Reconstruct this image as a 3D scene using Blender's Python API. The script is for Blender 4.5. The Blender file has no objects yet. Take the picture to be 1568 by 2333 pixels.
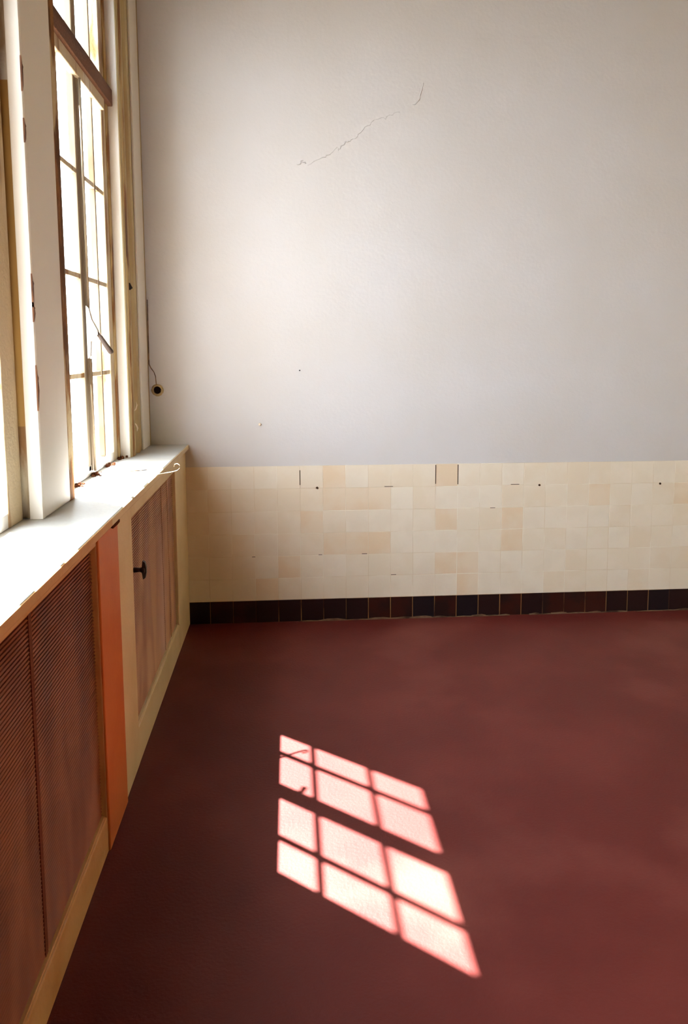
import bpy, bmesh, math, random
from mathutils import Vector, Matrix
random.seed(7)
S = bpy.context.scene
COL = S.collection

# ------------------------------------------------------------------ camera
cam = bpy.data.cameras.new('camera')
camera = bpy.data.objects.new('camera', cam)
COL.objects.link(camera)
YAW, PITCH, ROLL = 0.0866994, -0.1229585, -0.00141
fw = Vector((math.sin(YAW) * math.cos(PITCH), math.cos(YAW) * math.cos(PITCH), math.sin(PITCH)))
rt = Vector((math.cos(YAW), -math.sin(YAW), 0))
up = rt.cross(fw)
c_, s_ = math.cos(ROLL), math.sin(ROLL)
rt, up = c_ * rt + s_ * up, -s_ * rt + c_ * up
M = Matrix((rt, up, -fw)).transposed().to_4x4()
M.translation = Vector((0.58215, -4.57207, 1.56945))
camera.matrix_world = M
cam.sensor_fit = 'HORIZONTAL'
cam.sensor_width = 36.0
cam.lens = 1850.92 / 1568 * 36.0
cam.shift_x = (784 - 820.17) / 1568
cam.shift_y = (1022.79 - 1166.5) / 1568
cam.clip_start = 0.05
S.camera = camera

# ------------------------------------------------------------------ sky, sun, exposure
SKY_STRENGTH = 23
SKY_COLOR = (0.83, 0.92, 1.0)
SUN_STRENGTH = 134.0
SUN_COLOR = (1.0, 0.99, 0.97)
EXPOSURE = -0.3
w = bpy.data.worlds.new('sky')
S.world = w
w.use_nodes = True
bg = w.node_tree.nodes['Background']
bg.inputs[0].default_value = (*SKY_COLOR, 1)
bg.inputs[1].default_value = SKY_STRENGTH
sd = bpy.data.lights.new('sun', 'SUN')
sd.energy = SUN_STRENGTH
sd.color = SUN_COLOR
sd.angle = math.radians(0.6)
sun = bpy.data.objects.new('sun', sd)
COL.objects.link(sun)
SUN_DIR = Vector((1.0, -0.912, -2.02)).normalized()
sun.rotation_euler = SUN_DIR.to_track_quat('-Z', 'Y').to_euler()
S.view_settings.view_transform = 'Standard'
S.view_settings.look = 'None'
S.view_settings.gamma = 1.0
S.view_settings.use_curve_mapping = False
S.view_settings.exposure = EXPOSURE


# ------------------------------------------------------------------ helpers
def lin(r, g, b):
    f = lambda v: (v / 255 / 12.92) if v / 255 <= .04045 else ((v / 255 + .055) / 1.055) ** 2.4
    return (f(r), f(g), f(b), 1)


def new_mat(name):
    m = bpy.data.materials.new(name)
    m.use_nodes = True
    nt = m.node_tree
    return m, nt, nt.nodes['Principled BSDF']


def surf(name, base, alt=None, scale=6, lo=.45, hi=.6, rough=.6, spec=.3, bump=0, bscale=40, stretch=(1, 1, 1), detail=6, alt2=None, scale2=2, lo2=.5, hi2=.65):
    """mottled two or three colour surface driven by object-space noise"""
    m, nt, p = new_mat(name)
    p.inputs['Roughness'].default_value = rough
    p.inputs['Specular IOR Level'].default_value = spec
    tc = nt.nodes.new('ShaderNodeTexCoord')
    mp = nt.nodes.new('ShaderNodeMapping')
    mp.inputs['Scale'].default_value = stretch
    nt.links.new(tc.outputs['Object'], mp.inputs[0])

    def layer(prev, col, sc, l, h):
        n = nt.nodes.new('ShaderNodeTexNoise')
        n.inputs['Scale'].default_value = sc
        n.inputs['Detail'].default_value = detail
        nt.links.new(mp.outputs[0], n.inputs['Vector'])
        r = nt.nodes.new('ShaderNodeMapRange')
        r.inputs[1].default_value = l
        r.inputs[2].default_value = h
        nt.links.new(n.outputs['Fac'], r.inputs[0])
        mx = nt.nodes.new('ShaderNodeMix')
        mx.data_type = 'RGBA'
        nt.links.new(r.outputs[0], mx.inputs[0])
        if isinstance(prev, tuple):
            mx.inputs[6].default_value = prev
        else:
            nt.links.new(prev, mx.inputs[6])
        mx.inputs[7].default_value = col
        return mx.outputs[2]
    out = base
    if alt:
        out = layer(out, alt, scale, lo, hi)
    if alt2:
        out = layer(out, alt2, scale2, lo2, hi2)
    if isinstance(out, tuple):
        p.inputs['Base Color'].default_value = out
    else:
        nt.links.new(out, p.inputs['Base Color'])
    if bump:
        n = nt.nodes.new('ShaderNodeTexNoise')
        n.inputs['Scale'].default_value = bscale
        n.inputs['Detail'].default_value = 4
        nt.links.new(tc.outputs['Object'], n.inputs['Vector'])
        b = nt.nodes.new('ShaderNodeBump')
        b.inputs['Strength'].default_value = bump
        b.inputs['Distance'].default_value = .01
        nt.links.new(n.outputs['Fac'], b.inputs['Height'])
        nt.links.new(b.outputs[0], p.inputs['Normal'])
    return m


class MB:
    """collects boxes, prisms and tubes and links them as one mesh object"""
    def __init__(s):
        s.bm = bmesh.new()
        s.mats = []

    def mi(s, m):
        if m not in s.mats:
            s.mats.append(m)
        return s.mats.index(m)

    def box(s, x0, x1, y0, y1, z0, z1, m=None, bevel=0, seg=2):
        t = bmesh.new()
        v = [t.verts.new((x, y, z)) for x in (x0, x1) for y in (y0, y1) for z in (z0, z1)]
        for f in ((0, 1, 3, 2), (4, 6, 7, 5), (0, 4, 5, 1), (2, 3, 7, 6), (0, 2, 6, 4), (1, 5, 7, 3)):
            t.faces.new([v[i] for i in f])
        if bevel:
            bmesh.ops.bevel(t, geom=t.edges[:], offset=bevel, segments=seg, profile=.5, affect='EDGES')
        s.merge(t, m)
        return s

    def prism(s, pts, a, b, axis, m=None):
        """closed outline pts extruded from a to b along axis"""
        t = bmesh.new()

        def P(u, v, k):
            return {0: (k, u, v), 1: (u, k, v), 2: (u, v, k)}[axis]
        A = [t.verts.new(P(u, v, a)) for u, v in pts]
        B = [t.verts.new(P(u, v, b)) for u, v in pts]
        n = len(pts)
        for i in range(n):
            t.faces.new((A[i], A[(i + 1) % n], B[(i + 1) % n], B[i]))
        t.faces.new(A[::-1])
        t.faces.new(B)
        bmesh.ops.recalc_face_normals(t, faces=t.faces[:])
        s.merge(t, m)
        return s

    def tube(s, path, r, m=None, n=10, caps=True):
        path = [Vector(q) for q in path]
        rs = r if isinstance(r, (list, tuple)) else [r] * len(path)
        t = bmesh.new()
        rings = []
        ref = None
        for i, q in enumerate(path):
            d = (path[min(i + 1, len(path) - 1)] - path[max(i - 1, 0)]).normalized()
            if ref is None:
                ref = d.orthogonal().normalized()
            ref = (ref - d * ref.dot(d)).normalized()
            o = d.cross(ref)
            rings.append([t.verts.new(q + rs[i] * (math.cos(a) * ref + math.sin(a) * o)) for a in [2 * math.pi * k / n for k in range(n)]])
        for A, B in zip(rings, rings[1:]):
            for k in range(n):
                t.faces.new((A[k], A[(k + 1) % n], B[(k + 1) % n], B[k]))
        if caps:
            t.faces.new(rings[0][::-1])
            t.faces.new(rings[-1])
        for f in t.faces:
            f.smooth = len(f.verts) == 4
        bmesh.ops.recalc_face_normals(t, faces=t.faces[:])
        s.merge(t, m)
        return s

    def merge(s, t, m):
        i = s.mi(m) if m else 0
        vm = {v: s.bm.verts.new(v.co) for v in t.verts}
        for f in t.faces:
            g = s.bm.faces.new([vm[v] for v in f.verts])
            g.material_index = i
            g.smooth = f.smooth
        t.free()

    def build(s, name, mat=None, parent=None):
        me = bpy.data.meshes.new(name)
        s.bm.to_mesh(me)
        s.bm.free()
        for m in (s.mats or [mat]):
            me.materials.append(m)
        o = bpy.data.objects.new(name, me)
        COL.objects.link(o)
        if parent:
            o.parent = parent
            o.matrix_parent_inverse = Matrix.Translation(parent.location).inverted()
        return o


def tag(o, label, cat, kind=None, group=None):
    o['label'] = label
    o['category'] = cat
    if kind:
        o['kind'] = kind
    if group:
        o['group'] = group
    return o


def empty(name, loc):
    o = bpy.data.objects.new(name, None)
    o.location = loc
    o.empty_display_size = .1
    COL.objects.link(o)
    return o


# ------------------------------------------------------------------ materials
PLASTER = surf('cream plaster', lin(206, 202, 202), lin(203, 197, 193), 1.6, .35, .7, rough=.85, spec=.15, bump=.12, bscale=55)
PLASTER_DULL = surf('dull ochre plaster', lin(66, 58, 42), rough=.9, spec=.1)
OUTER = surf('weathered brick reveal', lin(112, 98, 84), lin(96, 76, 62), 6, rough=.9, spec=.1)
PLASTER_OCHRE = surf('ochre wall paint', lin(232, 198, 138), rough=.9, spec=.1)
FLOOR = surf('dark red floor', lin(92, 32, 28), lin(101, 39, 34), 2.2, .42, .62, rough=.55, spec=.22, bump=.12, bscale=90,
             alt2=lin(112, 54, 47), scale2=1.1, lo2=.56, hi2=.74)
PAINT = surf('cream paint', lin(232, 229, 224), lin(222, 214, 200), 3, .5, .8, rough=.5, spec=.35, bump=.08, stretch=(1, 1, .3))
PAINT_DINGY = surf('dingy frame paint', lin(150, 134, 112), lin(118, 96, 70), 8, .5, .66, rough=.6, spec=.3, stretch=(1, 1, .2))
PAINT_WORN = surf('worn cream paint', lin(206, 188, 156), lin(150, 108, 62), 9, .52, .6, rough=.6, spec=.3, bump=.3, bscale=70, stretch=(1, 1, .18),
                  alt2=lin(224, 214, 196), scale2=5, lo2=.52, hi2=.62)
PAINT_PEEL = surf('peeling paint', lin(186, 160, 112), lin(138, 92, 48), 14, .46, .54, rough=.7, spec=.2, bump=.5, bscale=60, stretch=(1, 1, .22),
                  alt2=lin(110, 78, 52), scale2=7, lo2=.6, hi2=.66)
PEEL_DARK = surf('peeled brown edge', lin(150, 104, 60), lin(104, 70, 42), 16, .45, .55, rough=.8, spec=.1, bump=.5, bscale=60, stretch=(1, 1, .25),
                 alt2=lin(196, 176, 140), scale2=9, lo2=.54, hi2=.6)
OCHRE = surf('ochre stain', lin(188, 146, 82), lin(166, 122, 62), 8, .4, .7, rough=.7, spec=.2, stretch=(1, 1, .2))
BARE_WOOD = surf('weathered wood', lin(122, 84, 60), lin(88, 56, 40), 12, .4, .62, rough=.7, spec=.2, bump=.4, bscale=80, stretch=(1, .12, 1))
OLIVE = surf('olive paint', lin(190, 172, 128), lin(172, 142, 92), 5, .45, .65, rough=.6, spec=.3, stretch=(1, 1, .2))
SILL = surf('white sill paint', lin(190, 189, 186), lin(182, 176, 166), 4, .55, .75, rough=.5, spec=.35, bump=.1)
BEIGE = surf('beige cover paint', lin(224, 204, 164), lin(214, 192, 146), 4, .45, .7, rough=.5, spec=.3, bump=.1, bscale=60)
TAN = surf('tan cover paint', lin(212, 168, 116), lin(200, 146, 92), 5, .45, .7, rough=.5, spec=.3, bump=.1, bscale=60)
TERRA = surf('terracotta paint', lin(208, 120, 66), lin(200, 108, 56), 5, .45, .7, rough=.45, spec=.35, bump=.05, bscale=60)
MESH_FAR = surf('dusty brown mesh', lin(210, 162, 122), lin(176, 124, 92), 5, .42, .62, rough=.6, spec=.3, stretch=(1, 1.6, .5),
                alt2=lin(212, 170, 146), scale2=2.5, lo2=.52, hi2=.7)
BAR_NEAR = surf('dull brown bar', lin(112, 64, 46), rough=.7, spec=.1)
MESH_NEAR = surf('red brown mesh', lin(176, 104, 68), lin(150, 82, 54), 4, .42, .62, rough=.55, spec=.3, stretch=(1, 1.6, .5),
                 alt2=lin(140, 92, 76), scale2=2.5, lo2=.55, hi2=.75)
BLACK = surf('black metal', lin(24, 20, 20), rough=.4, spec=.4)
DARK = surf('dark cavity', lin(28, 18, 14), rough=.9, spec=.1)
DIRT = surf('brown dirt', lin(84, 44, 26), lin(104, 66, 42), 40, .45, .6, rough=.9, spec=.05)
IRON = surf('aged iron lever', lin(72, 58, 50), rough=.6, spec=.2)
WIRE = surf('painted wire', lin(150, 116, 78), lin(96, 66, 44), 30, .45, .6, rough=.6, spec=.2)
SHELL = surf('paint flake', lin(236, 216, 188), rough=.6, spec=.3)
TILES = [surf('beige tile a', lin(232, 221, 204), lin(228, 216, 198), 6, rough=.42, spec=.4, bump=.05),
         surf('beige tile b', lin(229, 216, 196), lin(232, 220, 202), 6, rough=.42, spec=.4, bump=.05),
         surf('beige tile c', lin(227, 212, 190), lin(230, 217, 198), 6, rough=.42, spec=.4, bump=.05),
         surf('peach tile', lin(226, 204, 176), lin(228, 211, 188), 5, rough=.42, spec=.4, bump=.05)]
GROUT = surf('pale grout', lin(238, 230, 214), lin(222, 206, 182), 3.5, .42, .56, rough=.8, spec=.1)
TAR = surf('dark open joint', lin(60, 42, 28), rough=.9, spec=.05)
BTILES = [surf('black tile a', lin(26, 20, 26), rough=.3, spec=.35),
          surf('black tile b', lin(36, 20, 22), rough=.3, spec=.35),
          surf('maroon tile', lin(54, 24, 20), lin(34, 20, 20), 9, rough=.3, spec=.35)]
BGROUT = surf('brown grout', lin(168, 126, 80), lin(84, 54, 38), 4, .45, .6, rough=.85, spec=.1)
MORTAR = surf('grey brown mortar', lin(120, 92, 72), lin(64, 44, 36), 9, .45, .62, rough=.9, spec=.1)
PAVING = surf('pale outside paving', lin(134, 132, 128), lin(122, 119, 114), .7, rough=.9, spec=.1)
SUN_BLOCK = surf('white sun block board', lin(235, 235, 232), rough=.8, spec=.1)

GLASS, nt, _p = new_mat('window glass')
nt.nodes.remove(_p)
tr = nt.nodes.new('ShaderNodeBsdfTransparent')
tr.inputs[0].default_value = (.96, .97, .97, 1)
gl = nt.nodes.new('ShaderNodeBsdfGlossy')
gl.inputs['Roughness'].default_value = .02
lw = nt.nodes.new('ShaderNodeLayerWeight')
pw = nt.nodes.new('ShaderNodeMath')
pw.operation = 'POWER'
pw.inputs[1].default_value = 6
nt.links.new(lw.outputs['Facing'], pw.inputs[0])
fr = nt.nodes.new('ShaderNodeMath')
fr.operation = 'MULTIPLY_ADD'
fr.inputs[1].default_value = .25
fr.inputs[2].default_value = .01
nt.links.new(pw.outputs[0], fr.inputs[0])
mx = nt.nodes.new('ShaderNodeMixShader')
nt.links.new(fr.outputs[0], mx.inputs[0])
nt.links.new(tr.outputs[0], mx.inputs[1])
nt.links.new(gl.outputs[0], mx.inputs[2])
nt.links.new(mx.outputs[0], nt.nodes['Material Output'].inputs[0])

# ------------------------------------------------------------------ room shell
H = 4.7
XR, YF = 4.2, -8.6
b = MB()
b.box(-.36, XR, YF, .25, -.12, 0)
tag(b.build('floor', FLOOR), 'dark red-brown painted floor with worn patches and a sunlit window pattern', 'floor', 'structure')
b = MB()
b.box(-.36, XR, YF, .25, H, H + .15)
tag(b.build('ceiling', PLASTER_DULL), 'plain ceiling high above the room', 'ceiling', 'structure')
b = MB()
b.box(-.36, XR, 0, .25, 0, H)
wall_back = tag(b.build('wall_back', PLASTER), 'tall cream plaster wall above the beige tiles', 'wall', 'structure')
# hair cracks in the plaster, raised a little
b = MB()


def crack(pts, r=.0035):
    out = []
    for i in range(len(pts) - 1):
        (x0, z0), (x1, z1) = pts[i], pts[i + 1]
        for k in range(6):
            t = k / 6
            out.append((x0 + (x1 - x0) * t + random.uniform(-.006, .006), -.0005 + random.uniform(-.0012, .0), z0 + (z1 - z0) * t + random.uniform(-.007, .007)))
    out.append((pts[-1][0], 0, pts[-1][1]))
    n = len(out)
    b.tube(out, [r * (.3 + .7 * math.sin(math.pi * (i + .5) / n)) * random.uniform(.6, 1.1) for i in range(n)], n=6)


crack([(.64, 2.56), (.67, 2.575), (.69, 2.568)])
crack([(.70, 2.562), (.79, 2.60), (.86, 2.655)], .002)
crack([(.86, 2.64), (.90, 2.68), (.945, 2.70)])
crack([(.945, 2.70), (1.0, 2.75), (1.06, 2.80)], .002)
crack([(1.06, 2.80), (1.12, 2.81), (1.2, 2.845)], .0015)
crack([(1.27, 2.88), (1.31, 2.92), (1.33, 3.0)], .003)
b.build('plaster_crack', PLASTER, wall_back)

b = MB()
b.box(XR, XR + .2, YF, .25, 0, H)
tag(b.build('wall_right', PLASTER_OCHRE), 'far side wall of the room, outside the view', 'wall', 'structure')
b = MB()
b.box(-.36, XR, YF - .2, YF, 0, H)
tag(b.build('wall_front', PLASTER_DULL), 'wall behind the viewer, outside the view', 'wall', 'structure')

WINS = [(-1.655, -.53), (-3.13, -2.0), (-4.60, -3.475), (-6.07, -4.945)]
HEAD = 3.27
b = MB()
b.box(-.36, -.2, YF, 0, 0, 1.012)
b.box(-.36, -.2, YF, 0, HEAD, 5.75)
b.box(-.36, -.2, -.53, 0, 1.012, HEAD)
b.box(-.36, -.2, -1.97, -1.655, 1.012, HEAD)
b.box(-.36, -.2, -3.475, -3.13, 1.012, HEAD)
b.box(-.36, -.2, -4.945, -4.60, 1.012, HEAD)
b.box(-.36, -.2, YF, -6.07, 1.012, HEAD)
b.box(-.2, 0, YF, -3.62, 0, 1.012)
tag(b.build('wall_left', OUTER), 'window wall with tall openings on the left', 'wall', 'structure')

# outside: paving below and an unseen overhang added to block sun at the transom panes
b = MB()
b.box(-26, -.36, -18, 14, -.75, -.6)
tag(b.build('outside_ground', PAVING), 'pale sunlit paving outside the windows', 'ground', 'structure')
b = MB()
b.box(-1.76, -.2, YF, 1.2, 5.75, 5.9)
tag(b.build('sun_block_overhang', SUN_BLOCK), 'unseen white overhang added high outside to block sun from the top panes', 'roof', 'structure')

# sill
b = MB()
b.box(-.36, .017, -8.6, 0, 1.013, 1.04, SILL, bevel=.003)
b.box(.0, .02, -8.6, -1.99, 1.012, 1.038, TAN, bevel=.003)
b.box(.0, .02, -1.99, -.001, 1.012, 1.038, BEIGE, bevel=.003)
# chipped corner where the boards meet above the terracotta board
b.prism([(.0, -1.90), (.021, -1.885), (.023, -1.93), (.021, -1.99), (.006, -1.975)], 1.004, 1.013, 2, DIRT)
sill = tag(b.build('trim_1', SILL), 'long white window sill board running along the wall above the radiator covers', 'window sill', 'structure')

# casing between window and corner (stepped moulding) and the wide post
b = MB()
prof = [(-.36, -.004), (-.186, -.004), (-.186, -.205), (-.196, -.215), (-.196, -.30), (-.188, -.315), (-.188, -.345), (-.198, -.365),
        (-.204, -.375), (-.204, -.40), (-.192, -.415), (-.189, -.45), (-.189, -.50), (-.196, -.53), (-.36, -.53)]
b.prism(prof, 1.04, HEAD + .2, 2, OLIVE)
b.box(-.2045, -.1995, -.414, -.372, 1.04, HEAD, PAINT_PEEL)
b.box(-.2, -.188, -.505, -.455, 1.04, HEAD, PAINT_PEEL, bevel=.002)
b.box(-.196, -.1855, -.235, -.03, 1.04, HEAD + .2, PAINT, bevel=.003)
for z in (1.868,):
    b.prism([(-.47, z + .02), (-.40, z), (-.47, z - .014)], -.195, -.183, 0, DARK)
tag(b.build('trim_2', OLIVE), 'stepped cream and olive window casing against the corner', 'window casing', 'structure')
b = MB()
b.box(-.36, -.1995, -.535, -.529, 1.04, HEAD, PAINT)
tag(b.build('trim_3', PAINT), 'bright white reveal board at the far side of the window', 'window reveal', 'structure')
b = MB()
b.box(-.21, -.186, -2.0, -1.655, 1.04, HEAD + .2, PAINT, bevel=.008, seg=3)
b.box(-.229, -.188, -2.002, -1.97, 1.04, HEAD + .2, PAINT, bevel=.003)
b.box(-.25, -.1845, -1.692, -1.634, 1.04, HEAD + .2, PEEL_DARK, bevel=.003)
# small flakes along the near edge of the post where the paint has split off
for z, h in ((2.37, .05), (2.21, .035), (1.745, .05), (1.68, .03), (1.45, .07)):
    b.prism([(-2.0025, z - h), (-1.994, z - h * .6), (-1.988 + random.uniform(-.004, .004), z - h * .1), (-1.991, z + h * .3), (-1.987, z + h * .45), (-1.996, z + h * .6), (-2.0025, z + h)], -.19, -.1853, 0, BARE_WOOD)
tag(b.build('trim_4', PAINT), 'wide white wooden post between the two windows with paint flaking off its near edge', 'window post', 'structure')
b = MB()
b.box(-.21, -.186, -3.475, -3.13, 1.04, HEAD + .2, PAINT, bevel=.008)
b.box(-.21, -.186, -4.945, -4.60, 1.04, HEAD + .2, PAINT, bevel=.008)
tag(b.build('trim_5', PAINT), 'further white window posts along the wall, outside the view', 'window post', 'structure')


# ------------------------------------------------------------------ windows
def make_window(n, y0, y1, label, near):
    """y0 near jamb, y1 far jamb; four panes wide, four rows and a transom row"""
    root = empty('window_%d' % n, (-.26, (y0 + y1) / 2, 1.04))
    tag(root, label, 'window', 'structure')
    o = y1 + .53                                   # offset from the first window
    gy = [-1.567 + o, -1.39 + o, -1.363 + o, -1.144 + o, -1.049 + o, -.838 + o, -.806 + o, -.655 + o]
    xa, xb = -.29, -.245
    b = MB()                                       # fixed outer frame: stiles, head and bottom rail
    b.box(xa, -.25, gy[7], y1, 1.04, HEAD, PAINT_WORN, bevel=.003)
    b.box(xa, -.25, y0, gy[0], 1.04, HEAD, PAINT_WORN, bevel=.003)
    b.box(xa, -.25, gy[0], gy[7], 3.17, HEAD, PAINT_PEEL, bevel=.003)
    b.box(xa, -.252, gy[0], gy[7], 1.04, 1.085, PAINT, bevel=.004)
    if near:                                       # peeled bead beside the post, and a bead on the far stile
        b.box(-.25, -.212, y0, y0 + .060, 1.04, HEAD, PAINT_PEEL, bevel=.004)
        b.box(-.25, -.243, y1 - .05, y1 - .008, 1.04, HEAD, PAINT_PEEL, bevel=.002)
    b.build('window_frame', PAINT_WORN, root)
    b = MB()
    b.box(-.30, -.222, y0, y1, 2.69, 2.765, BARE_WOOD, bevel=.004)
    b.build('transom_rail', BARE_WOOD, root)
    b = MB()
    b.box(-.264, -.236, gy[0], gy[7] + .01, 2.642, 2.692, PAINT_WORN, bevel=.004)
    b.build('head_bead', PAINT_WORN, root)
    b = MB()                                       # glazing bars
    for a, c in ((1, 2), (5, 6)):
        m_ = (gy[a] + gy[c]) / 2
        b.box(-.278, -.252, m_ - .009, m_ + .009, 1.085, 2.692, PAINT_DINGY, bevel=.003)
        b.box(-.278, -.252, m_ - .009, m_ + .009, 2.765, 3.17, PAINT_DINGY, bevel=.003)
    b.box(-.28, -.25, gy[3] + .014, gy[4] - .014, 2.765, 3.17, PAINT_DINGY, bevel=.004)
    b.box(-.28, -.252, gy[3] + .008, gy[3] + .045, 1.06, 2.692, PAINT_DINGY, bevel=.003)
    b.box(-.28, -.247, gy[3] + .049, gy[4] - .010, 1.06, 2.692, PAINT_DINGY, bevel=.003)
    b.build('vertical_glazing_bar', PAINT, root)
    b = MB()
    for z in (1.462, 1.862, 2.276):
        b.box(-.272, -.256, gy[0], gy[3] + .014, z - .010, z + .010, PAINT_WORN, bevel=.002)
        b.box(-.272, -.256, gy[4] - .014, gy[7], z - .010, z + .010, PAINT_WORN, bevel=.002)
        if near:
            for k in (1, 5):
                b.box(-.278, -.253, gy[k] + .002, gy[k + 1] - .002, z - .013, z + .010, PAINT_WORN, bevel=.003)
    b.build('horizontal_glazing_bar', PAINT_WORN, root)
    b = MB()
    b.box(-.272, -.269, gy[0], gy[7], 1.085, 2.645)
    b.box(-.272, -.269, gy[0], gy[7], 2.765, 3.17)
    b.build('glass_pane', GLASS, root)
    if near:
        b = MB()                                   # dirt and old putty in the corners along the sill
        for yy in (gy[1] + .013, gy[3] + .045, gy[5] + .016, y1 - .03, y0 + .11):
            for k in range(26):
                x = -.248 + abs(random.gauss(0, .014))
                y = yy + random.gauss(0, .03)
                s = random.uniform(.0015, .006)
                b.box(x - s, x + s, y - s, y + s, 1.039, 1.04 + s * random.uniform(.6, 2.2), DIRT, bevel=s * .3, seg=1)
        b.build('putty_debris', DIRT, root)
        b = MB()
        ry = gy[3] + .046
        b.tube([(-.236, ry, 1.06), (-.236, ry, 1.53)], .0055, n=8)
        b.tube([(-.236, ry, 1.70), (-.236, ry, 2.64)], .0055, n=8)
        b.build('bolt_rod', PAINT_DINGY, root)
        b = MB()                                   # window handle: painted boss and a dark lever hanging down into the room
        hy = gy[3] + .035
        b.prism([(-.242, 1.745), (-.232, 1.735), (-.222, 1.69), (-.20, 1.645), (-.198, 1.63), (-.212, 1.615), (-.228, 1.60), (-.232, 1.54), (-.242, 1.53)], hy - .014, hy + .014, 1, PAINT)
        hb = b.build('handle_plate', PAINT, root)
        b = MB()
        b.tube([(-.208, hy, 1.642), (-.19, hy, 1.618), (-.168, hy, 1.582), (-.152, hy, 1.558), (-.147, hy, 1.551)], [.005, .009, .0105, .0115, .008], n=10)
        b.build('handle_lever', IRON, hb)
    return root


make_window(1, *WINS[0], 'tall weathered window with glazing bars and a handle, beyond the wide white post', True)
w2 = make_window(2, *WINS[1], 'nearer window whose cream and ochre stained jamb shows at the left edge', False)
b = MB()
b.box(-.262, -.229, -1.9725, -1.9695, 1.33, 2.36, OCHRE)
b.build('stained_strip', OCHRE, w2)
b = MB()
b.box(-.262, -.229, -1.9725, -1.9695, 1.04, 1.33, PAINT_WORN)
b.box(-.262, -.229, -1.9725, -1.9695, 2.36, HEAD, PAINT_WORN)
b.box(-.36, -.262, -2.05, -1.97, 1.04, HEAD, PAINT, bevel=.004)
b.build('jamb_bead', PAINT, w2)
make_window(3, *WINS[2], 'third window along the wall beside the viewer, outside the view', False)
make_window(4, *WINS[3], 'fourth window along the wall behind the viewer, outside the view', False)

# ------------------------------------------------------------------ tiled wainscot and black tile skirting
P, G0, NT = .13, .1174, 31
peach = {(4, 6), (4, 7), (2, 6), (2, 7), (2, 5), (1, 10), (1, 11), (0, 11), (3, 10), (3, 13), (4, 5), (2, 13), (4, 17), (5, 10), (5, 5), (1, 22), (4, 21), (3, 4), (1, 3), (0, 2)}
b = MB()
b.box(-.002, XR, -.0034, 0, .13, .91, GROUT)
for r in range(6):
    for k in range(-1, NT):
        x0 = max(G0 + P * k, .0)
        x1 = G0 + P * (k + 1)
        g = random.uniform(.0010, .0017)
        m = TILES[3] if (r, k) in peach else random.choice(TILES[:3])
        d = random.uniform(.0037, .0043)
        b.box(x0 + g, x1 - g, -d, -.002, .13 + P * r + g, .13 + P * (r + 1) - (g if r < 5 else 0), m, bevel=.0007, seg=1)
for k, zz in ((4, (.80, .885)), (10, (.795, .905)), (11, (.79, .905))):
    x = G0 + P * k
    b.box(x - .0022, x + .0022, -.0048, -.001, zz[0], zz[1], TAR)
for x, z, l in ((1.12, .784, .05), (.74, .392, .02), (.36, .388, .018), (1.86, .784, .05), (1.74, .648, .03), (.99, .392, .03), (1.16, .264, .03)):
    b.box(x, x + l, -.0047, -.001, z - .0014, z + .0014, TAR)
for x, z in ((.735, .783), (2.03, .778), (2.76, .775)):
    b.tube([(x, -.002, z), (x, -.0075, z)], .0065, TAR, n=8)
tag(b.build('trim_6', TILES[0]), 'six rows of square beige tiles along the lower back wall', 'wall tiles', 'structure')

b = MB()
b.box(-.002, XR, -.004, 0, 0, .129, BGROUT)
for k in range(-1, NT):
    x0 = max(G0 + P * k, .0)
    x1 = G0 + P * (k + 1)
    g = random.uniform(.0014, .0026)
    m = random.choice(BTILES[:2]) if random.random() < .62 else BTILES[2]
    b.box(x0 + g, x1 - g, -.0065, -.002, .001, .1285, m, bevel=.0012, seg=1)
tag(b.build('baseboard_back', BTILES[0]), 'skirting row of black and maroon tiles with tan joints under the beige tiles', 'skirting tiles', 'structure')
b = MB()
x = .62
while x < 3.3:
    l = random.uniform(.05, .16)
    h = random.uniform(.004, .013)
    if random.random() < .85:
        pts = [(x, 0), (x + l, 0), (x + l, h * random.uniform(.3, .8)), (x + l * .7, h), (x + l * .35, h * random.uniform(.5, 1)), (x, h * random.uniform(.2, .7))]
        b.prism(pts, -.013, -.005, 1)
    x += l
tag(b.build('trim_7', MORTAR), 'ragged line of old mortar where the black tiles meet the floor', 'mortar joint', 'structure')


# ------------------------------------------------------------------ radiator covers
def grille(y0, y1, z0, z1, mat, parent, pitch=.0105):
    """horizontal slats tilted forward over a dark backing"""
    b = MB()
    b.box(-.034, -.030, y0, y1, z0, z1, DARK)  # dark sheet paints in the shade between the slats
    z = z0
    while z < z1 - pitch:
        b.prism([(-.026, z + pitch * .10), (-.016, z + pitch * .42), (-.0145, z + pitch * .60), (-.018, z + pitch * .80), (-.028, z + pitch * .62)], y0, y1, 1, mat)
        z += pitch
    return b.build('grille', mat, parent)


def frame(y0, y1, oy0, oy1, oz0, oz1, mat, parent, front=0.0):
    b = MB()
    t = -.035
    b.box(t, front, y0, oy0, .0, 1.012, mat, bevel=.004)
    b.box(t, front, oy1, y1, .0, 1.012, mat, bevel=.004)
    b.box(t, front - .0005, oy0 - .004, oy1 + .004, oz1, 1.012, mat, bevel=.004)
    b.box(t, front - .0005, oy0 - .004, oy1 + .004, .0, oz0, mat, bevel=.004)
    # lip that catches the light under the mesh
    b.box(-.03, front - .006, oy0, oy1, oz0 - .002, oz0 + .006, mat, bevel=.002)
    return b.build('frame', mat, parent)


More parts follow.
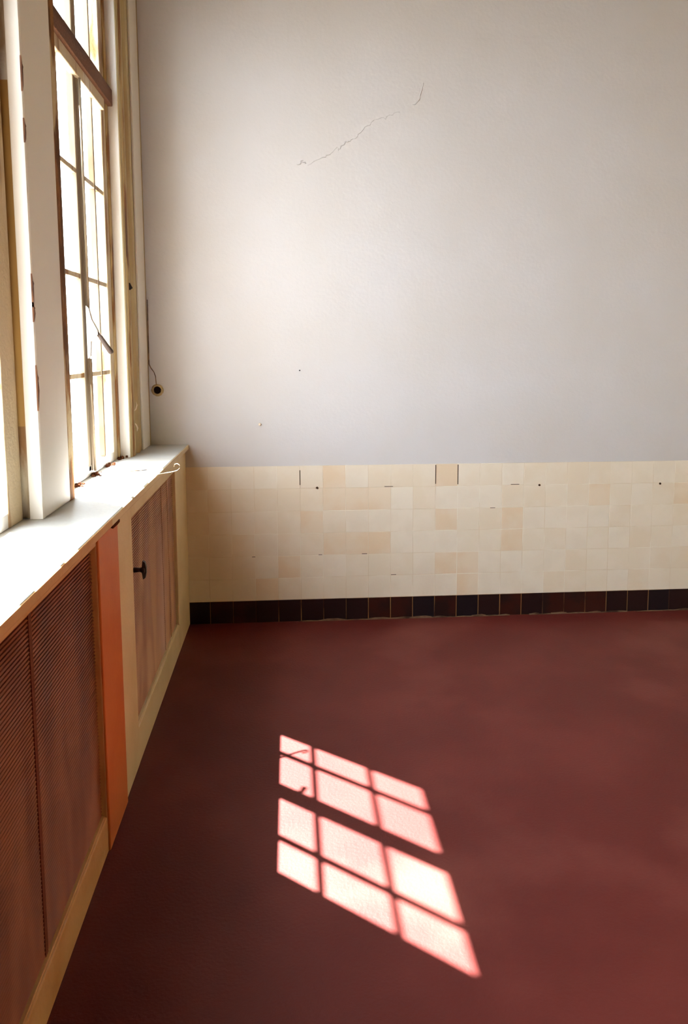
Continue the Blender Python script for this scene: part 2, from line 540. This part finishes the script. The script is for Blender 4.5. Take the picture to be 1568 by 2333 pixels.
r1 = empty('radiator_cover', (0, -.93, 0))
tag(r1, 'beige framed radiator cover with brown slatted mesh and black knob, in the corner', 'radiator cover', group=None)
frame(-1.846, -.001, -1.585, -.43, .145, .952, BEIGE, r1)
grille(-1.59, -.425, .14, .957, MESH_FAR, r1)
b = MB()
b.box(-.0165, -.0138, -.62, -.60, .14, .957)
b.box(-.0165, -.0138, -.80, -.785, .14, .957)
b.build('support_bar', MESH_FAR, r1)
b = MB()
kz, ky = .735, -1.50
b.tube([(-.015, ky, kz), (.012, ky, kz)], [.010, .008], BLACK, n=12)
kn = b.build('knob_stem', surf('rust stem', lin(130, 66, 34), rough=.6), r1)
b = MB()
b.tube([(.008, ky, kz), (.018, ky, kz), (.024, ky, kz), (.028, ky, kz)], [.008, .012, .014, .012], BLACK, n=14)
pts = [(.020, kz - .036), (.029, kz - .030), (.033, kz - .010), (.033, kz + .010), (.029, kz + .030), (.020, kz + .036), (.017, kz + .012), (.012, kz), (.017, kz - .012)]
b.prism(pts, ky - .009, ky + .009, 1)
kb = b.build('knob', BLACK, kn)
kb['label'] = 'black wing knob'

r2 = empty('radiator_cover', (0, -2.88, 0))
tag(r2, 'nearer radiator cover with tan frame and dark red-brown slatted mesh, at the left edge', 'radiator cover')
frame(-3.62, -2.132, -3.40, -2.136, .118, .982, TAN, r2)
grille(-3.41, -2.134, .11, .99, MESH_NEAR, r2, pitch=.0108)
b = MB()
b.box(-.0165, -.0138, -2.732, -2.712, .11, .99)
b.build('support_bar', BAR_NEAR, r2)

b = MB()
b.box(-.035, .006, -2.128, -1.85, 0, 1.008, TERRA, bevel=.004)
tag(b.build('wooden_board', TERRA), 'upright terracotta orange board standing between the two radiator covers', 'board')

# ------------------------------------------------------------------ small things
# round conduit hole in the corner with chipped rim
t = empty('conduit_outlet', (-.142, 0, 1.343))
tag(t, 'round black conduit hole with a chipped cream rim beside the window casing', 'outlet')
b = MB()
N = 28
tm = bmesh.new()
rings = []
for (rr, yy) in ((.034, .0), (.031, -.006), (.027, -.011), (.023, -.012), (.0205, -.008), (.020, .0)):
    rings.append([tm.verts.new((-.142 + rr * (1 + random.uniform(-.05, .05)) * math.cos(a), yy + random.uniform(-.001, .001) * (yy < 0), 1.343 + rr * (1 + random.uniform(-.05, .05)) * math.sin(a))) for a in [2 * math.pi * k / N for k in range(N)]])
for A, B in zip(rings, rings[1:]):
    for k in range(N):
        tm.faces.new((A[k], B[k], B[(k + 1) % N], A[(k + 1) % N]))
b.merge(tm, OLIVE)
b.build('rim', OLIVE, t)
b = MB()
b.tube([(-.139, -.0005, 1.343), (-.139, -.0035, 1.343)], .0225, n=24)
b.build('hole', DARK, t)  # flat disc coloured dark for the shade inside the hole
b = MB()
b.tube([(-.181, -.006, 1.835), (-.181, -.007, 1.70), (-.182, -.006, 1.60), (-.1825, -.007, 1.52), (-.182, -.007, 1.485), (-.172, -.006, 1.463), (-.158, -.005, 1.443), (-.150, -.005, 1.42), (-.148, -.006, 1.39), (-.146, -.009, 1.372)], [.0018, .0026, .0026, .0026, .0028, .0024, .002, .002, .002, .002], n=8)
tag(b.build('wire', WIRE), 'thin brown wire running down the corner to the conduit hole', 'wire')
b = MB()
b.tube([(.416, 0, 1.148), (.416, -.006, 1.148), (.416, -.009, 1.148)], [.008, .008, .005], n=12)
tag(b.build('wall_plug', SHELL), 'tiny pale plug in the plaster left of centre above the tiles', 'plug')
b = MB()
b.tube([(.642, 0, 1.448), (.642, -.004, 1.448)], [.004, .003], n=8)
tag(b.build('nail', BLACK), 'tiny dark nail in the plaster, upper one right of the plug', 'nail')

# curl of paint lifting off the edge of the sill
b = MB()
tm = bmesh.new()
path = [(.006, 1.0400), (.03, 1.042), (.060, 1.044), (.090, 1.046), (.112, 1.050), (.124, 1.060), (.122, 1.073), (.112, 1.080), (.101, 1.077), (.098, 1.067)]
prev = None
for i, (x, z) in enumerate(path):
    wd = .0075 * (1 - .04 * i)
    nx, nz = 0, .0011
    x = x * .88 if x > .01 else x
    yc = -1.125 + .62 * x                              # the strip points out and slightly away
    row = [tm.verts.new(q) for q in ((x, yc - wd, z), (x, yc + wd, z), (x, yc + wd, z + nz), (x, yc - wd, z + nz))]
    if prev:
        for k in range(4):
            tm.faces.new((prev[k], prev[(k + 1) % 4], row[(k + 1) % 4], row[k]))
    else:
        tm.faces.new(row[::-1])
    prev = row
tm.faces.new(prev)
for f in tm.faces:
    f.smooth = True
bmesh.ops.recalc_face_normals(tm, faces=tm.faces[:])
b.merge(tm, SHELL)
tag(b.build('paint_curl', SHELL), 'pale curl of peeled paint sticking out from the far end of the sill', 'paint flake')
# straw sliver lying on the sill
b = MB()
b.tube([(-.15, -1.02, 1.0415), (-.09, -1.0, 1.042), (-.03, -.965, 1.0415)], [.0012, .002, .0008], n=6)
tag(b.build('wood_sliver', WIRE), 'thin grey sliver lying on the white sill', 'sliver')
# two flakes hanging on the casing
for z, s, lab in ((1.27, 1, 'small white paint flake curling off the casing, upper of the two'), (1.19, -1, 'small white paint flake curling off the casing, lower of the two')):
    b = MB()
    b.tube([(-.197, -.43, z - s * .015), (-.186, -.42, z), (-.183, -.405, z + s * .018), (-.187, -.40, z + s * .035)], [.0015, .004, .004, .001], n=6)
    tag(b.build('paint_flake', SHELL), lab, 'paint flake', group='paint flakes on the window casing')
